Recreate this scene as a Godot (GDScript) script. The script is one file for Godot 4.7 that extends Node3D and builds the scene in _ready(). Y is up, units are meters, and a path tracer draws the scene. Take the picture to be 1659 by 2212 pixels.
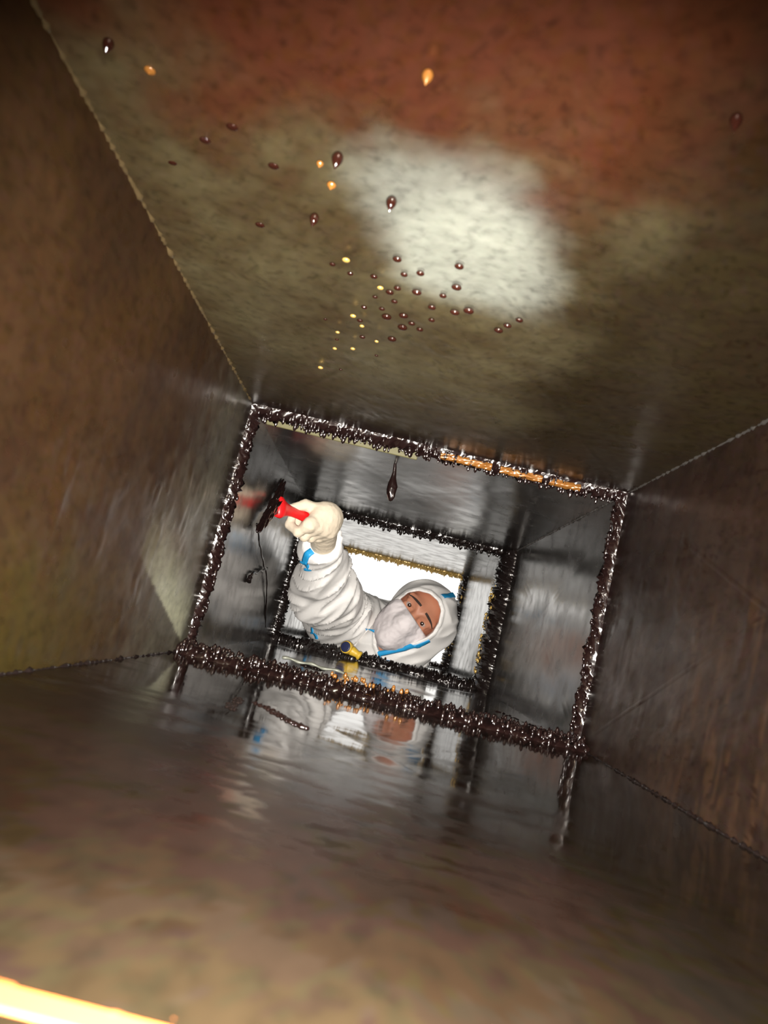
extends Node3D
# Inside a greasy sheet-metal exhaust duct. x across the duct, y up (duct floor at 0), -z along the duct. Metres.

const W := 0.614                                         # inner width
const H := 0.40                                          # inner height
const JOINTS := [0.78, -0.19, -1.162, -2.131, -3.19]     # z of the flanged joints

var rng := RandomNumberGenerator.new()
var fn := FastNoiseLite.new()                            # broad blotches
var fn2 := FastNoiseLite.new()                           # lumps
var fn3 := FastNoiseLite.new()                            # weave and creases
var fn4 := FastNoiseLite.new()                            # broad cloth folds
var M := {}

# ---------------------------------------------------------------- naming
func tag(o: Node, label: String, category: String, group := "", kind := "") -> Node:
	o.set_meta("label", label)
	o.set_meta("category", category)
	if group != "": o.set_meta("group", group)
	if kind != "": o.set_meta("kind", kind)
	return o

var used := {}
func numbered(n: String) -> String:
	var k: int = used.get(n, 0)
	used[n] = k + 1
	return n if k == 0 else "%s_%03d" % [n, k]

func obj(called: String, mesh: Mesh, mat: Material, parent: Node = self) -> MeshInstance3D:
	var o := MeshInstance3D.new()
	o.name = numbered(called) if parent == self else called
	o.mesh = mesh
	o.material_override = mat
	o.cast_shadow = GeometryInstance3D.SHADOW_CASTING_SETTING_ON
	parent.add_child(o, true)
	return o

func base(called: String, at: Vector3) -> Node3D:
	var o := Node3D.new()
	o.name = numbered(called)
	add_child(o)
	o.position = at
	return o

# ---------------------------------------------------------------- mesh building
class Geo:
	var v := PackedVector3Array()
	var n := PackedVector3Array()
	var c := PackedColorArray()
	var uv := PackedVector2Array()
	var i := PackedInt32Array()
	func point(p: Vector3, nn := Vector3.UP, cc := Color.WHITE, t := Vector2.ZERO) -> int:
		v.append(p); n.append(nn); c.append(cc); uv.append(t)
		return v.size() - 1
	func tri(a: int, b: int, d: int) -> void:
		i.append(a); i.append(b); i.append(d)
	func quad(a: int, b: int, d: int, e: int) -> void:       # clockwise seen from the front
		i.append(a); i.append(b); i.append(d)
		i.append(a); i.append(d); i.append(e)
	func smooth(from_v := 0, from_i := 0) -> void:
		for k in range(from_v, v.size()): n[k] = Vector3.ZERO
		for k in range(from_i, i.size(), 3):
			var a := v[i[k]]
			var f := (v[i[k + 2]] - a).cross(v[i[k + 1]] - a)
			n[i[k]] += f; n[i[k + 1]] += f; n[i[k + 2]] += f
		for k in range(from_v, v.size()):
			n[k] = n[k].normalized() if n[k].length_squared() > 1e-20 else Vector3.UP
	func flat_face(pts: Array, cc := Color.WHITE) -> void:   # convex, clockwise from the front
		var f: Vector3 = (pts[2] - pts[0]).cross(pts[1] - pts[0]).normalized()
		var b := v.size()
		for p in pts: point(p, f, cc)
		for k in range(1, pts.size() - 1): tri(b, b + k, b + k + 1)
	func mesh() -> ArrayMesh:
		var a := []
		a.resize(Mesh.ARRAY_MAX)
		a[Mesh.ARRAY_VERTEX] = v
		a[Mesh.ARRAY_NORMAL] = n
		a[Mesh.ARRAY_COLOR] = c
		a[Mesh.ARRAY_TEX_UV] = uv
		a[Mesh.ARRAY_INDEX] = i
		var m := ArrayMesh.new()
		m.add_surface_from_arrays(Mesh.PRIMITIVE_TRIANGLES, a)
		return m

# a bar with chamfered edges from corner lo to hi
func box_into(g: Geo, lo: Vector3, hi: Vector3, ch := 0.0015) -> void:
	var c := (lo + hi) / 2.0
	var h := (hi - lo) / 2.0
	ch = minf(ch, minf(h.x, minf(h.y, h.z)) * 0.5)
	var ax := [Vector3(1, 0, 0), Vector3(0, 1, 0), Vector3(0, 0, 1)]
	for k in 3:
		for s: float in [-1.0, 1.0]:
			var n: Vector3 = ax[k] * s
			var u: Vector3 = ax[(k + 1) % 3]
			var w: Vector3 = ax[(k + 2) % 3]
			var hu: float = h[(k + 1) % 3] - ch
			var hw: float = h[(k + 2) % 3] - ch
			var o: Vector3 = c + n * h[k]
			var q := [o - u * hu - w * hw, o + u * hu - w * hw, o + u * hu + w * hw, o - u * hu + w * hw]
			if s > 0: q.reverse()
			g.flat_face(q)
	for k in 3:                                              # edge chamfers
		var u := (k + 1) % 3
		var w := (k + 2) % 3
		for s: float in [-1.0, 1.0]:
			for t: float in [-1.0, 1.0]:
				var a: Vector3 = c + ax[u] * s * h[u] + ax[w] * t * (h[w] - ch)
				var b: Vector3 = c + ax[u] * s * (h[u] - ch) + ax[w] * t * h[w]
				var d: Vector3 = ax[k] * (h[k] - ch)
				var q := [a - d, b - d, b + d, a + d]
				if s * t < 0: q.reverse()
				g.flat_face(q)

# a tube of changing radius along a line of points; squash flattens it along the given direction
func tube_into(g: Geo, pts: Array, radii: Array, seg := 8, squash := 1.0, flat := Vector3.UP, cap := true) -> void:
	var fv := g.v.size()
	var fi := g.i.size()
	var rows := []
	for k in pts.size():
		var d: Vector3 = (pts[mini(k + 1, pts.size() - 1)] - pts[maxi(k - 1, 0)]).normalized()
		var f := flat
		if absf(f.dot(d)) > 0.95: f = Vector3(0.3, 0.2, 0.9)
		var x := d.cross(f).normalized()
		var y := x.cross(d).normalized()
		var row := []
		for s in seg:
			var a := TAU * s / seg
			row.append(g.point(pts[k] + x * cos(a) * radii[k] + y * sin(a) * radii[k] * squash, Vector3.UP, Color.WHITE, Vector2(float(s) / seg, k)))
		rows.append(row)
	for k in pts.size() - 1:
		for s in seg:
			var t := (s + 1) % seg
			g.quad(rows[k][s], rows[k + 1][s], rows[k + 1][t], rows[k][t])
	if cap:
		var a := g.point(pts[0])
		var b := g.point(pts[-1])
		for s in seg:
			var t := (s + 1) % seg
			g.tri(a, rows[0][s], rows[0][t])
			g.tri(b, rows[-1][t], rows[-1][s])
	g.smooth(fv, fi)

# a lathed profile [[radius, height] ...] about an axis
func lathe_into(g: Geo, at: Vector3, axis: Vector3, profile: Array, seg := 20) -> void:
	var pts := []
	var rad := []
	for p: Array in profile:
		pts.append(at + axis.normalized() * p[1]); rad.append(maxf(p[0], 0.0003))
	var fv := g.v.size()
	var fi := g.i.size()
	tube_into(g, pts, rad, seg, 1.0, Vector3(0.31, 0.9, 0.29), true)
	# the tube builder shares vertices along the axis, so crease sharp steps by doubling profile points in the data
	g.smooth(fv, fi)

# a low lump: squashed ball
func lump_into(g: Geo, at: Vector3, r: Vector3, lats := 4, lons := 7, basis := Basis()) -> void:
	var fv := g.v.size()
	var top := g.point(at + basis * Vector3(0, r.y, 0), basis.y)
	var prev := []
	for a in range(1, lats):
		var row := []
		var th := PI * a / lats
		for o in lons:
			var ph := TAU * o / lons
			var d := Vector3(sin(th) * cos(ph), cos(th), sin(th) * sin(ph))
			row.append(g.point(at + basis * (d * r), (basis * (d / r)).normalized()))
		for o in lons:
			var t := (o + 1) % lons
			if a == 1: g.tri(top, row[o], row[t])
			else: g.quad(prev[o], row[o], row[t], prev[t])
		prev = row
	var bot := g.point(at - basis * Vector3(0, r.y, 0), -basis.y)
	for o in lons: g.tri(bot, prev[(o + 1) % lons], prev[o])

# ---------------------------------------------------------------- signed distances
static func cap(p: Vector3, a: Vector3, b: Vector3, ra: float, rb: float) -> float:
	var pa := p - a
	var ba := b - a
	var t := clampf(pa.dot(ba) / ba.length_squared(), 0.0, 1.0)
	return (pa - ba * t).length() - lerpf(ra, rb, t)

static func ell(p: Vector3, c: Vector3, r: Vector3) -> float:
	var q := (p - c) / r
	var k0 := q.length()
	var k1 := (q / r).length()
	return k0 * (k0 - 1.0) / maxf(k1, 1e-6) if k0 > 0.01 else -minf(r.x, minf(r.y, r.z))

static func smin(a: float, b: float, k: float) -> float:
	var h := maxf(k - absf(a - b), 0.0) / k
	return minf(a, b) - h * h * k * 0.25

static func smax(a: float, b: float, k: float) -> float:
	return -smin(-a, -b, k)

static func poly_sd(p: Vector2, q: PackedVector2Array) -> float:
	var d := (p - q[0]).length_squared()
	var s := 1.0
	var j := q.size() - 1
	for k in q.size():
		var e := q[j] - q[k]
		var w := p - q[k]
		var b := w - e * clampf(w.dot(e) / e.length_squared(), 0.0, 1.0)
		d = minf(d, b.length_squared())
		var c1 := p.y >= q[k].y
		var c2 := p.y < q[j].y
		var c3 := e.x * w.y > e.y * w.x
		if (c1 and c2 and c3) or (not c1 and not c2 and not c3): s = -s
		j = k
	return s * sqrt(d)

# surface nets over a box, visiting only the blocks that the surface can cross
func nets_into(g: Geo, sdf: Callable, lo: Vector3, hi: Vector3, cell: float, xf := Transform3D()) -> void:
	const B := 6
	var nb := Vector3i(((hi - lo) / (cell * B)).ceil())
	var nx := nb.x * B + 1
	var ny := nb.y * B + 1
	var nz := nb.z * B + 1
	var val := PackedFloat32Array()
	val.resize(nx * ny * nz)
	val.fill(1e9)
	var vert := PackedInt32Array()
	vert.resize(nx * ny * nz)
	vert.fill(-1)
	var active: Array[Vector3i] = []
	var reach := cell * B * 0.5 * 1.7321 * 1.35 + 0.012
	for bz in nb.z:
		for by in nb.y:
			for bx in nb.x:
				var d: float = sdf.call(lo + (Vector3(bx, by, bz) + Vector3.ONE * 0.5) * cell * B)
				if absf(d) < reach: active.append(Vector3i(bx, by, bz))
	for b in active:
		for z in range(b.z * B, b.z * B + B + 1):
			for y in range(b.y * B, b.y * B + B + 1):
				var at := (z * ny + y) * nx
				for x in range(b.x * B, b.x * B + B + 1):
					if val[at + x] > 1e8: val[at + x] = sdf.call(lo + Vector3(x, y, z) * cell)
	var sy := nx
	var sz := nx * ny
	var off := PackedInt32Array([0, 1, sy, sy + 1, sz, sz + 1, sz + sy, sz + sy + 1])
	var edges := PackedInt32Array([0, 1, 2, 3, 4, 5, 6, 7, 0, 2, 1, 3, 4, 6, 5, 7, 0, 4, 1, 5, 2, 6, 3, 7])
	var fv := g.v.size()
	var fi := g.i.size()
	for b in active:
		for z in range(b.z * B, b.z * B + B):
			for y in range(b.y * B, b.y * B + B):
				for x in range(b.x * B, b.x * B + B):
					var at := (z * ny + y) * nx + x
					var mask := 0
					for k in 8:
						if val[at + off[k]] < 0.0: mask |= 1 << k
					if mask == 0 or mask == 255: continue
					var sum := Vector3.ZERO
					var cnt := 0
					for e in range(0, 24, 2):
						var a := edges[e]
						var c := edges[e + 1]
						if ((mask >> a) & 1) != ((mask >> c) & 1):
							var t := val[at + off[a]] / (val[at + off[a]] - val[at + off[c]])
							var pa := Vector3(a & 1, (a >> 1) & 1, a >> 2)
							var pc := Vector3(c & 1, (c >> 1) & 1, c >> 2)
							sum += pa.lerp(pc, t)
							cnt += 1
					vert[at] = g.point(xf * (lo + (Vector3(x, y, z) + sum / cnt) * cell))
	for b in active:
		for z in range(maxi(b.z * B, 1), b.z * B + B):
			for y in range(maxi(b.y * B, 1), b.y * B + B):
				for x in range(maxi(b.x * B, 1), b.x * B + B):
					var at := (z * ny + y) * nx + x
					if vert[at] < 0: continue
					var s0 := val[at] < 0.0
					for ax in 3:
						var step := 1 if ax == 0 else (sy if ax == 1 else sz)
						if s0 == (val[at + step] < 0.0): continue
						var u := sy if ax == 0 else (sz if ax == 1 else 1)
						var w := sz if ax == 0 else (1 if ax == 1 else sy)
						var a := vert[at]
						var p := vert[at - u]
						var q := vert[at - u - w]
						var r := vert[at - w]
						if p < 0 or q < 0 or r < 0: continue
						if s0: g.quad(a, r, q, p)
						else: g.quad(a, p, q, r)
	g.smooth(fv, fi)

# ---------------------------------------------------------------- materials
func lin(r: int, gg: int, b: int) -> Color:
	return Color8(r, gg, b).srgb_to_linear()

func noise_tex(freq: float, octaves: int, ramp: Array, sz := 512, kind := FastNoiseLite.TYPE_SIMPLEX_SMOOTH, sd := 1, ridged := false) -> NoiseTexture2D:
	var f := FastNoiseLite.new()
	f.seed = sd
	f.noise_type = kind
	f.frequency = freq
	f.fractal_type = FastNoiseLite.FRACTAL_RIDGED if ridged else FastNoiseLite.FRACTAL_FBM
	f.fractal_octaves = octaves
	var t := NoiseTexture2D.new()
	t.width = sz
	t.height = sz
	t.seamless = true
	t.noise = f
	if ramp.size():
		var gr := Gradient.new()
		var o := PackedFloat32Array()
		var c := PackedColorArray()
		for r in ramp:
			o.append(r[0]); c.append(Color(r[1], r[1], r[1]))
		gr.offsets = o
		gr.colors = c
		t.color_ramp = gr
	return t

func plain(albedo: Color, rough: float, metal := 0.0, spec := 0.5) -> StandardMaterial3D:
	var m := StandardMaterial3D.new()
	m.albedo_color = albedo
	m.roughness = rough
	m.metallic = metal
	m.metallic_specular = spec
	return m

func film(rough_tex: Texture2D, grain: Texture2D, bump: Texture2D, metal: float, relief: float, uv: Vector3, coat := 0.0) -> StandardMaterial3D:
	var m := StandardMaterial3D.new()
	m.vertex_color_use_as_albedo = true
	m.albedo_texture = grain
	m.roughness = 1.0
	m.roughness_texture = rough_tex
	m.metallic = metal
	m.metallic_specular = 0.5
	m.heightmap_enabled = true
	m.heightmap_texture = bump
	m.heightmap_scale = relief
	m.uv1_scale = uv
	if coat > 0.0:
		m.clearcoat_enabled = true
		m.clearcoat = coat
		m.clearcoat_roughness = 0.12
	return m

func floor_gloss() -> ImageTexture:
	var im := Image.create_empty(256, 256, false, Image.FORMAT_RGB8)
	for j in 256:
		for i in 256:
			var p := Vector3((i + 0.5) / 256.0 * W - W / 2, 0, lerpf(JOINTS[1], JOINTS[2], (j + 0.5) / 256.0))
			var a := blot(p, 7.0, 20.0)
			var b := blot(Vector3(p.x * 0.5, 0, p.z), 30.0, 11.0)
			var dull := smoothstep(-0.70, -0.42, p.z + 0.16 * a + 0.12 * b - 4.0 * maxf(0.0, p.x - 0.10) + 1.2 * maxf(0.0, -p.x - 0.13))
			var wipe := blot(Vector3(p.x * 0.6 + p.z * 0.5, 0, p.z * 1.6 - p.x * 0.4), 34.0, 71.0)        # streaks left by wiping
			dull *= 1.0 - 0.75 * smoothstep(0.05, 0.30, wipe) * smoothstep(-0.28, -0.40, p.z) * smoothstep(0.16, 0.05, absf(p.x + 0.02))
			var r := lerpf(0.05, 0.34, dull) + 0.10 * maxf(0.0, b) * (1.0 - dull)
			im.set_pixel(i, j, Color(r, r, r))
	return ImageTexture.create_from_image(im)

func materials() -> void:
	var grain := noise_tex(0.045, 5, [[0.0, 0.82], [0.4, 0.94], [1.0, 1.0]], 512, FastNoiseLite.TYPE_SIMPLEX, 3)
	var peel := noise_tex(0.03, 3, [[0.0, 0.0], [1.0, 1.0]], 512, FastNoiseLite.TYPE_SIMPLEX_SMOOTH, 5)
	var rough_wet := noise_tex(0.012, 4, [[0.0, 0.24], [0.45, 0.30], [0.7, 0.38], [1.0, 0.46]], 512, FastNoiseLite.TYPE_SIMPLEX_SMOOTH, 7)
	var rough_pool := floor_gloss()
	var rough_metal := noise_tex(0.012, 4, [[0.0, 0.17], [0.5, 0.22], [1.0, 0.32]], 512, FastNoiseLite.TYPE_SIMPLEX_SMOOTH, 11)
	M.wall = film(rough_wet, grain, peel, 0.55, 0.025, Vector3(2.2, 1.4, 1))
	M.ceiling = film(rough_wet, grain, peel, 0.5, 0.012, Vector3(2.2, 2.2, 1))
	M.floor = film(rough_pool, grain, peel, 0.5, 0.0015, Vector3(1.0 / W, 1.0 / 0.972, 1), 0.0)
	M.metal = film(rough_metal, grain, peel, 0.8, 0.004, Vector3(2.0, 2.0, 1))
	M.pool = film(noise_tex(0.012, 3, [[0.0, 0.06], [0.6, 0.10], [1.0, 0.30]], 256, FastNoiseLite.TYPE_SIMPLEX_SMOOTH, 13), grain, peel, 0.7, 0.002, Vector3(2, 2, 1))
	M.crust = plain(Color8(25, 14, 13), 0.16, 0.0, 0.6)
	M.rust = plain(Color8(178, 98, 48), 0.4)
	M.crust.clearcoat_enabled = true
	M.crust.clearcoat = 0.6
	M.crust.clearcoat_roughness = 0.06
	M.tar = plain(Color8(24, 18, 17), 0.18, 0.0, 0.6)
	M.amber = plain(Color8(132, 86, 38), 0.24, 0.2, 0.6)
	M.gold = plain(Color8(178, 146, 78), 0.26, 0.3, 0.6)
	M.gasket = plain(Color8(88, 84, 54), 0.5)
	M.seam = plain(Color8(70, 58, 38), 0.35)
	M.strip = plain(Color8(112, 114, 104), 0.45, 0.2)
	M.steel = plain(Color8(96, 92, 88), 0.35, 0.7)
	M.drop = plain(Color8(34, 14, 9), 0.06, 0.0, 0.7)
	M.suit = plain(Color8(238, 236, 234), 0.62)
	M.suit.rim_enabled = true
	M.suit.rim = 0.15
	M.mask = plain(Color8(226, 219, 221), 0.8)
	M.tape = plain(Color8(40, 158, 220), 0.45)
	M.glove = plain(Color8(222, 208, 186), 0.9)
	var weave := noise_tex(0.35, 2, [[0.0, 0.0], [1.0, 1.0]], 256, FastNoiseLite.TYPE_CELLULAR, 21)
	M.glove.heightmap_enabled = true
	M.glove.heightmap_texture = weave
	M.glove.heightmap_scale = 0.08
	M.glove.uv1_triplanar = true
	M.glove.uv1_scale = Vector3(14, 14, 14)
	M.skin = plain(Color8(186, 126, 99), 0.5)
	M.skin.subsurf_scatter_enabled = true
	M.skin.subsurf_scatter_strength = 0.12
	M.hair = plain(Color8(48, 36, 32), 0.8)
	M.eye = plain(Color8(178, 158, 150), 0.12)
	M.iris = plain(Color8(44, 28, 22), 0.1)
	M.red = plain(Color8(224, 30, 34), 0.35)
	M.navy = plain(Color8(38, 44, 78), 0.4)
	M.yellow = plain(Color8(220, 182, 62), 0.4)
	M.concrete = plain(Color8(170, 168, 162), 0.9)
	M.boot = plain(Color8(40, 40, 42), 0.6)
	M.black = plain(Color8(26, 26, 28), 0.4)
	M.lens = plain(Color8(255, 250, 240), 0.3)
	M.lens.emission_enabled = true
	M.lens.emission = Color8(255, 246, 230)
	M.lens.emission_energy_multiplier = 3.0

# ---------------------------------------------------------------- duct panels
func blot(p: Vector3, f: float, o := 0.0) -> float:
	return fn.get_noise_3d(p.x * f + o, p.y * f + o * 1.7, p.z * f - o)

# what coats the sheet metal at a place: brown grease, olive film, grey metal, and painted-in patches of light
func coating_and_light(side: String, sec: int, p: Vector3) -> Color:
	var a := blot(p, 6.0)
	var b := blot(p, 22.0, 40.0)
	var c := blot(p, 70.0, 90.0)
	var grey := lin(96, 92, 88)
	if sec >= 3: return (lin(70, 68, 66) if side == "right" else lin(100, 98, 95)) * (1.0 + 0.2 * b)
	if sec == 2: return grey * (0.9 + 0.22 * b + 0.08 * c) if side != "floor" else lin(90, 86, 82) * (1.0 + 0.5 * b)
	var col: Color
	match side:
		"ceiling":
			col = lin(100, 91, 66).lerp(lin(80, 67, 46), clampf(0.5 + a + 0.5 * b, 0, 1))
			col = col.lerp(lin(90, 51, 34), smoothstep(-0.52, -0.36, p.z + 0.10 * a + 0.03 * b + 0.12 * p.x))
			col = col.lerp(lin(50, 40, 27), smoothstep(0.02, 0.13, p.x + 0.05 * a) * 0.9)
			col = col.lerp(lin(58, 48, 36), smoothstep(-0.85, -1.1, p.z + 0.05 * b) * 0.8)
			var q := Vector2((p.x + 0.035 + 0.25 * (p.z + 0.55)) / 0.082, (p.z + 0.55) / 0.115).abs()  # pool of bounced light painted into the ceiling colour, where the added lamp aims
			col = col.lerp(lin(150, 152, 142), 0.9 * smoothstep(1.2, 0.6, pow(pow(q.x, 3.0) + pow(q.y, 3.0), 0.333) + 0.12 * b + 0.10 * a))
			if c > 0.45: col = col * 0.7
		"floor":
			col = lin(46, 33, 24).lerp(lin(32, 22, 16), clampf(0.5 + a, 0, 1))
			col = col.lerp(lin(54, 45, 33), smoothstep(-0.33, -0.2, p.z + 0.05 * b))
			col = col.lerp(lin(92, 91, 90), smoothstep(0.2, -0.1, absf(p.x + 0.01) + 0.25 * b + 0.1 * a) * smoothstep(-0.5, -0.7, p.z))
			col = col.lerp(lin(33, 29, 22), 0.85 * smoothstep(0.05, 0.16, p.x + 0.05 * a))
			if b + 0.5 * c > 0.45: col = col.lerp(lin(40, 30, 24), 0.6)
		"left":
			col = lin(76, 54, 35).lerp(lin(62, 43, 29), clampf(0.5 + a + 0.4 * b, 0, 1))
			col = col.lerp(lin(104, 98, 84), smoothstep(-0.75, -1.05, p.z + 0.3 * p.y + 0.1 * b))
			var line := 0.143 + (p.z + 0.771) * 0.383 + 0.004 * c            # slanting wedge of reflected light, painted into the wall colour
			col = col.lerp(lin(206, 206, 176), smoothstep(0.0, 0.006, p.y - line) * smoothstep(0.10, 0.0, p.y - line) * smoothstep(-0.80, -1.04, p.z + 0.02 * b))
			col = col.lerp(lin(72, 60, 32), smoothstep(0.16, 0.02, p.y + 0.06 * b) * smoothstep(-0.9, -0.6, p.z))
		_:
			col = lin(60, 45, 37).lerp(lin(47, 34, 28), clampf(0.5 + a + 0.6 * b, 0, 1))
			var r := blot(Vector3(0.0, p.y * 0.16, p.z), 60.0, 33.0)
			col = col.lerp(lin(84, 60, 42), 0.55 * smoothstep(0.0, 0.35, r) * smoothstep(0.32, 0.1, p.y) * smoothstep(-0.95, -0.7, p.z))
			if c + 0.4 * b > 0.4: col = col.lerp(lin(40, 24, 18), 0.7)
	col = col.lerp(lin(34, 22, 18), 0.8 * smoothstep(-1.085, -1.135, p.z + 0.02 * b))      # thicker grease beside the joint
	return col * (1.0 + 0.14 * c)

# one sheet between two joints, cross-broken into a shallow pyramid so that it keeps stiff
func panel(side: String, sec: int, z0: float, z1: float, n: int, mat: Material) -> void:
	var g := Geo.new()
	var inward: Vector3
	var o: Vector3
	var u: Vector3
	var v := Vector3(0, 0, z1 - z0)
	match side:
		"floor": o = Vector3(-W / 2, 0, z0); u = Vector3(W, 0, 0); inward = Vector3.UP
		"ceiling": o = Vector3(-W / 2, H, z0); u = Vector3(W, 0, 0); inward = Vector3.DOWN
		"left": o = Vector3(-W / 2, 0, z0); u = Vector3(0, H, 0); inward = Vector3.RIGHT
		_: o = Vector3(W / 2, 0, z0); u = Vector3(0, H, 0); inward = Vector3.LEFT
	var out := -1.0 if side in ["ceiling", "left"] else 1.0
	var rise := 0.018 if side == "ceiling" and sec == 1 else ((0.012 if sec == 2 else 0.007) if side != "floor" else 0.004)
	var wave := 0.12 if side == "floor" else (1.0 if sec == 1 else 0.5)
	for j in n + 1:
		for i in n + 1:
			var s := float(i) / n
			var t := float(j) / n
			var p := o + u * s + v * t
			var pyr := minf(minf(s, 1.0 - s), minf(t, 1.0 - t)) * 2.0
			var edge := smoothstep(0.0, 0.05, minf(minf(s, 1.0 - s), minf(t, 1.0 - t)))
			var d := -rise * pyr + edge * wave * (0.0014 * blot(p, 5.0, 7.0) + 0.0004 * blot(p, 24.0, 3.0))
			if side != "floor" and sec == 1: d += edge * 0.0018 * maxf(0.0, blot(Vector3(p.x, p.y * 0.22, p.z), 60.0, 5.0)) * smoothstep(-0.1, 0.3, blot(p, 7.0, 60.0))
			if sec > 0 and side != "floor" and (i == j or i + j == n): d += (0.0010 if side == "ceiling" else 0.00035) * edge                # the pressed crease itself
			g.point(p + inward * d, inward, coating_and_light(side, sec, p), Vector2(s * u.length(), t * absf(z1 - z0)))
	for j in n:
		for i in n:
			var a := j * (n + 1) + i
			var q := [a, a + n + 1, a + n + 2, a + 1]
			if out < 0: q.reverse()
			var same: bool = (i < n / 2) == (j < n / 2)
			if same: g.quad(q[0], q[1], q[2], q[3])
			else: g.quad(q[1], q[2], q[3], q[0])
	g.smooth()
	var face := g.n[(n + 1) * (n / 2) + n / 2]
	assert(face.dot(inward) > 0.0)
	# the outer face and the edges of the sheet
	var th := 0.024
	var e := [o, o + v, o + v + u, o + u]
	var e2 := []
	for p: Vector3 in e: e2.append(p - inward * th)
	var back := e2.duplicate()
	if out > 0: back.reverse()
	g.flat_face(back, lin(110, 108, 104))
	for k in 4:
		var r := [e[k], e2[k], e2[(k + 1) % 4], e[(k + 1) % 4]]
		if out < 0: r.reverse()
		g.flat_face(r, lin(110, 108, 104))
	var where: String = ["behind the camera", "between the near joint and the grease-caked middle joint", "between the middle joint and the second joint", "beside the crawling worker, by the open end"][sec]
	var look: String = ["brown greasy sheet metal", "brown grease-coated sheet metal with diagonal cross creases", "grey sheet metal filmed with soot", "pale reflective sheet metal"][sec]
	var called := {"floor": "floor", "ceiling": "ceiling", "left": "wall_left", "right": "wall_right"}
	var word := {"floor": "floor", "ceiling": "ceiling", "left": "left wall", "right": "right wall"}
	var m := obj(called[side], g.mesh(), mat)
	tag(m, "%s of the duct, %s %s" % [word[side], look, where], word[side], "", "structure")

# ---------------------------------------------------------------- joints caked with grease
# a lumpy bead of grease along a line; sag pushes it down, out is the way it stands off the metal
func crust_into(g: Geo, a: Vector3, b: Vector3, out: Vector3, wide: float, high: float, sd: float, rough := 1.0) -> void:
	var length := (b - a).length()
	var n := int(length / 0.0045) + 2
	var along := (b - a) / length
	var side := along.cross(out).normalized()
	const S := 11
	var fv := g.v.size()
	var fi := g.i.size()
	for k in n:
		var p := a + along * length * k / (n - 1)
		for s in S:
			var th := PI * (s / float(S - 1))
			var q := p * 95.0 + Vector3(sd, s * 0.7, sd)
			var amp := 1.0 + rough * (0.75 * fn2.get_noise_3dv(q) + 0.45 * fn2.get_noise_3dv(q * 2.3))
			amp = maxf(amp, 0.25)
			g.point(p + side * cos(th) * wide * 0.5 * (0.7 + 0.3 * amp) + out * (sin(th) * high * amp - 0.002))
	for k in n - 1:
		for s in S - 1:
			var c := fv + k * S + s
			g.quad(c, c + S, c + S + 1, c + 1)
	g.smooth(fv, fi)

func beads_into(g: Geo, a: Vector3, b: Vector3, out: Vector3, wide: float, high: float, count: int, size: float, stretch := 1.6) -> void:
	var along := (b - a).normalized()
	var side := along.cross(out).normalized()
	for k in count:
		var t := rng.randf()
		var th := rng.randf_range(0.1, PI - 0.1)
		var p := a.lerp(b, t) + side * cos(th) * wide * 0.5 + out * sin(th) * high
		var r := size * rng.randf_range(0.45, 1.25)
		lump_into(g, p - Vector3(0, r * 0.4, 0), Vector3(r * rng.randf_range(0.5, 0.9), r * rng.randf_range(0.8, stretch), r * rng.randf_range(0.5, 0.9)), 4, 6)

func joint(k: int, z: float, wide: Array, high: Array, crust: Material, label: String, shift := [0.0, 0.0, 0.0, 0.0]) -> void:
	var f := base("duct_flange", Vector3(0, 0, z))
	tag(f, label, "duct flange", "flanged joints along the duct")
	var x := W / 2.0
	var ends := [   # top, right, bottom, left: start, end, way in
		[Vector3(-x, H, 0), Vector3(x, H, 0), Vector3.DOWN], [Vector3(x, H, 0), Vector3(x, 0, 0), Vector3.LEFT],
		[Vector3(x, 0, 0), Vector3(-x, 0, 0), Vector3.UP], [Vector3(-x, 0, 0), Vector3(-x, H, 0), Vector3.RIGHT]]
	for s in 4:
		var a: Vector3 = ends[s][0]
		var b: Vector3 = ends[s][1]
		var inn: Vector3 = ends[s][2]
		var al := (b - a).normalized()
		var g := Geo.new()
		var c0: Vector3 = a - al * 0.02 - inn * 0.03 - Vector3(0, 0, 0.006)
		var c1: Vector3 = b + al * 0.02 + inn * high[s] * 0.35 + Vector3(0, 0, 0.006)
		box_into(g, Vector3(minf(c0.x, c1.x), minf(c0.y, c1.y), -0.006), Vector3(maxf(c0.x, c1.x), maxf(c0.y, c1.y), 0.006))
		var rail := obj("flange_rail", g.mesh(), M.rust if k == 1 else M.steel, f)
		var cg := Geo.new()
		a.z += shift[s]
		b.z += shift[s]
		crust_into(cg, a, b, inn, wide[s], high[s], k * 31.0 + s * 7.0, 0.55 if wide[s] > 0.1 else 1.0)
		obj("grease_crust", cg.mesh(), M.gold if k == 4 and s == 0 else crust, rail)
		var bg := Geo.new()
		var nb: int = [0, 330, 200, 70][k - 1]
		if nb == 0: continue
		if s % 2 == 1: nb = int(nb * 0.4)
		if k == 2 and s == 2: nb = 640
		beads_into(bg, a, b, inn, wide[s] * 0.9, high[s] * 0.95, nb, (0.0052 if s == 2 else 0.0042) if k < 3 else 0.005, 2.4 if s == 0 or s == 2 else 2.0)
		var beads := obj("grease_beads", bg.mesh(), M.gold if k == 4 and s < 2 else crust, rail)
		beads.set_meta("kind", "stuff")

func patches(called: String, parent: Node3D, a: Vector3, b: Vector3, out: Vector3, wide: float, high: float, count: int, size: float, mat: Material) -> void:
	var g := Geo.new()
	beads_into(g, a, b, out, wide, high, count, size, 1.5)
	var o := obj(called, g.mesh(), mat, parent)
	o.set_meta("kind", "stuff")

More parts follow.
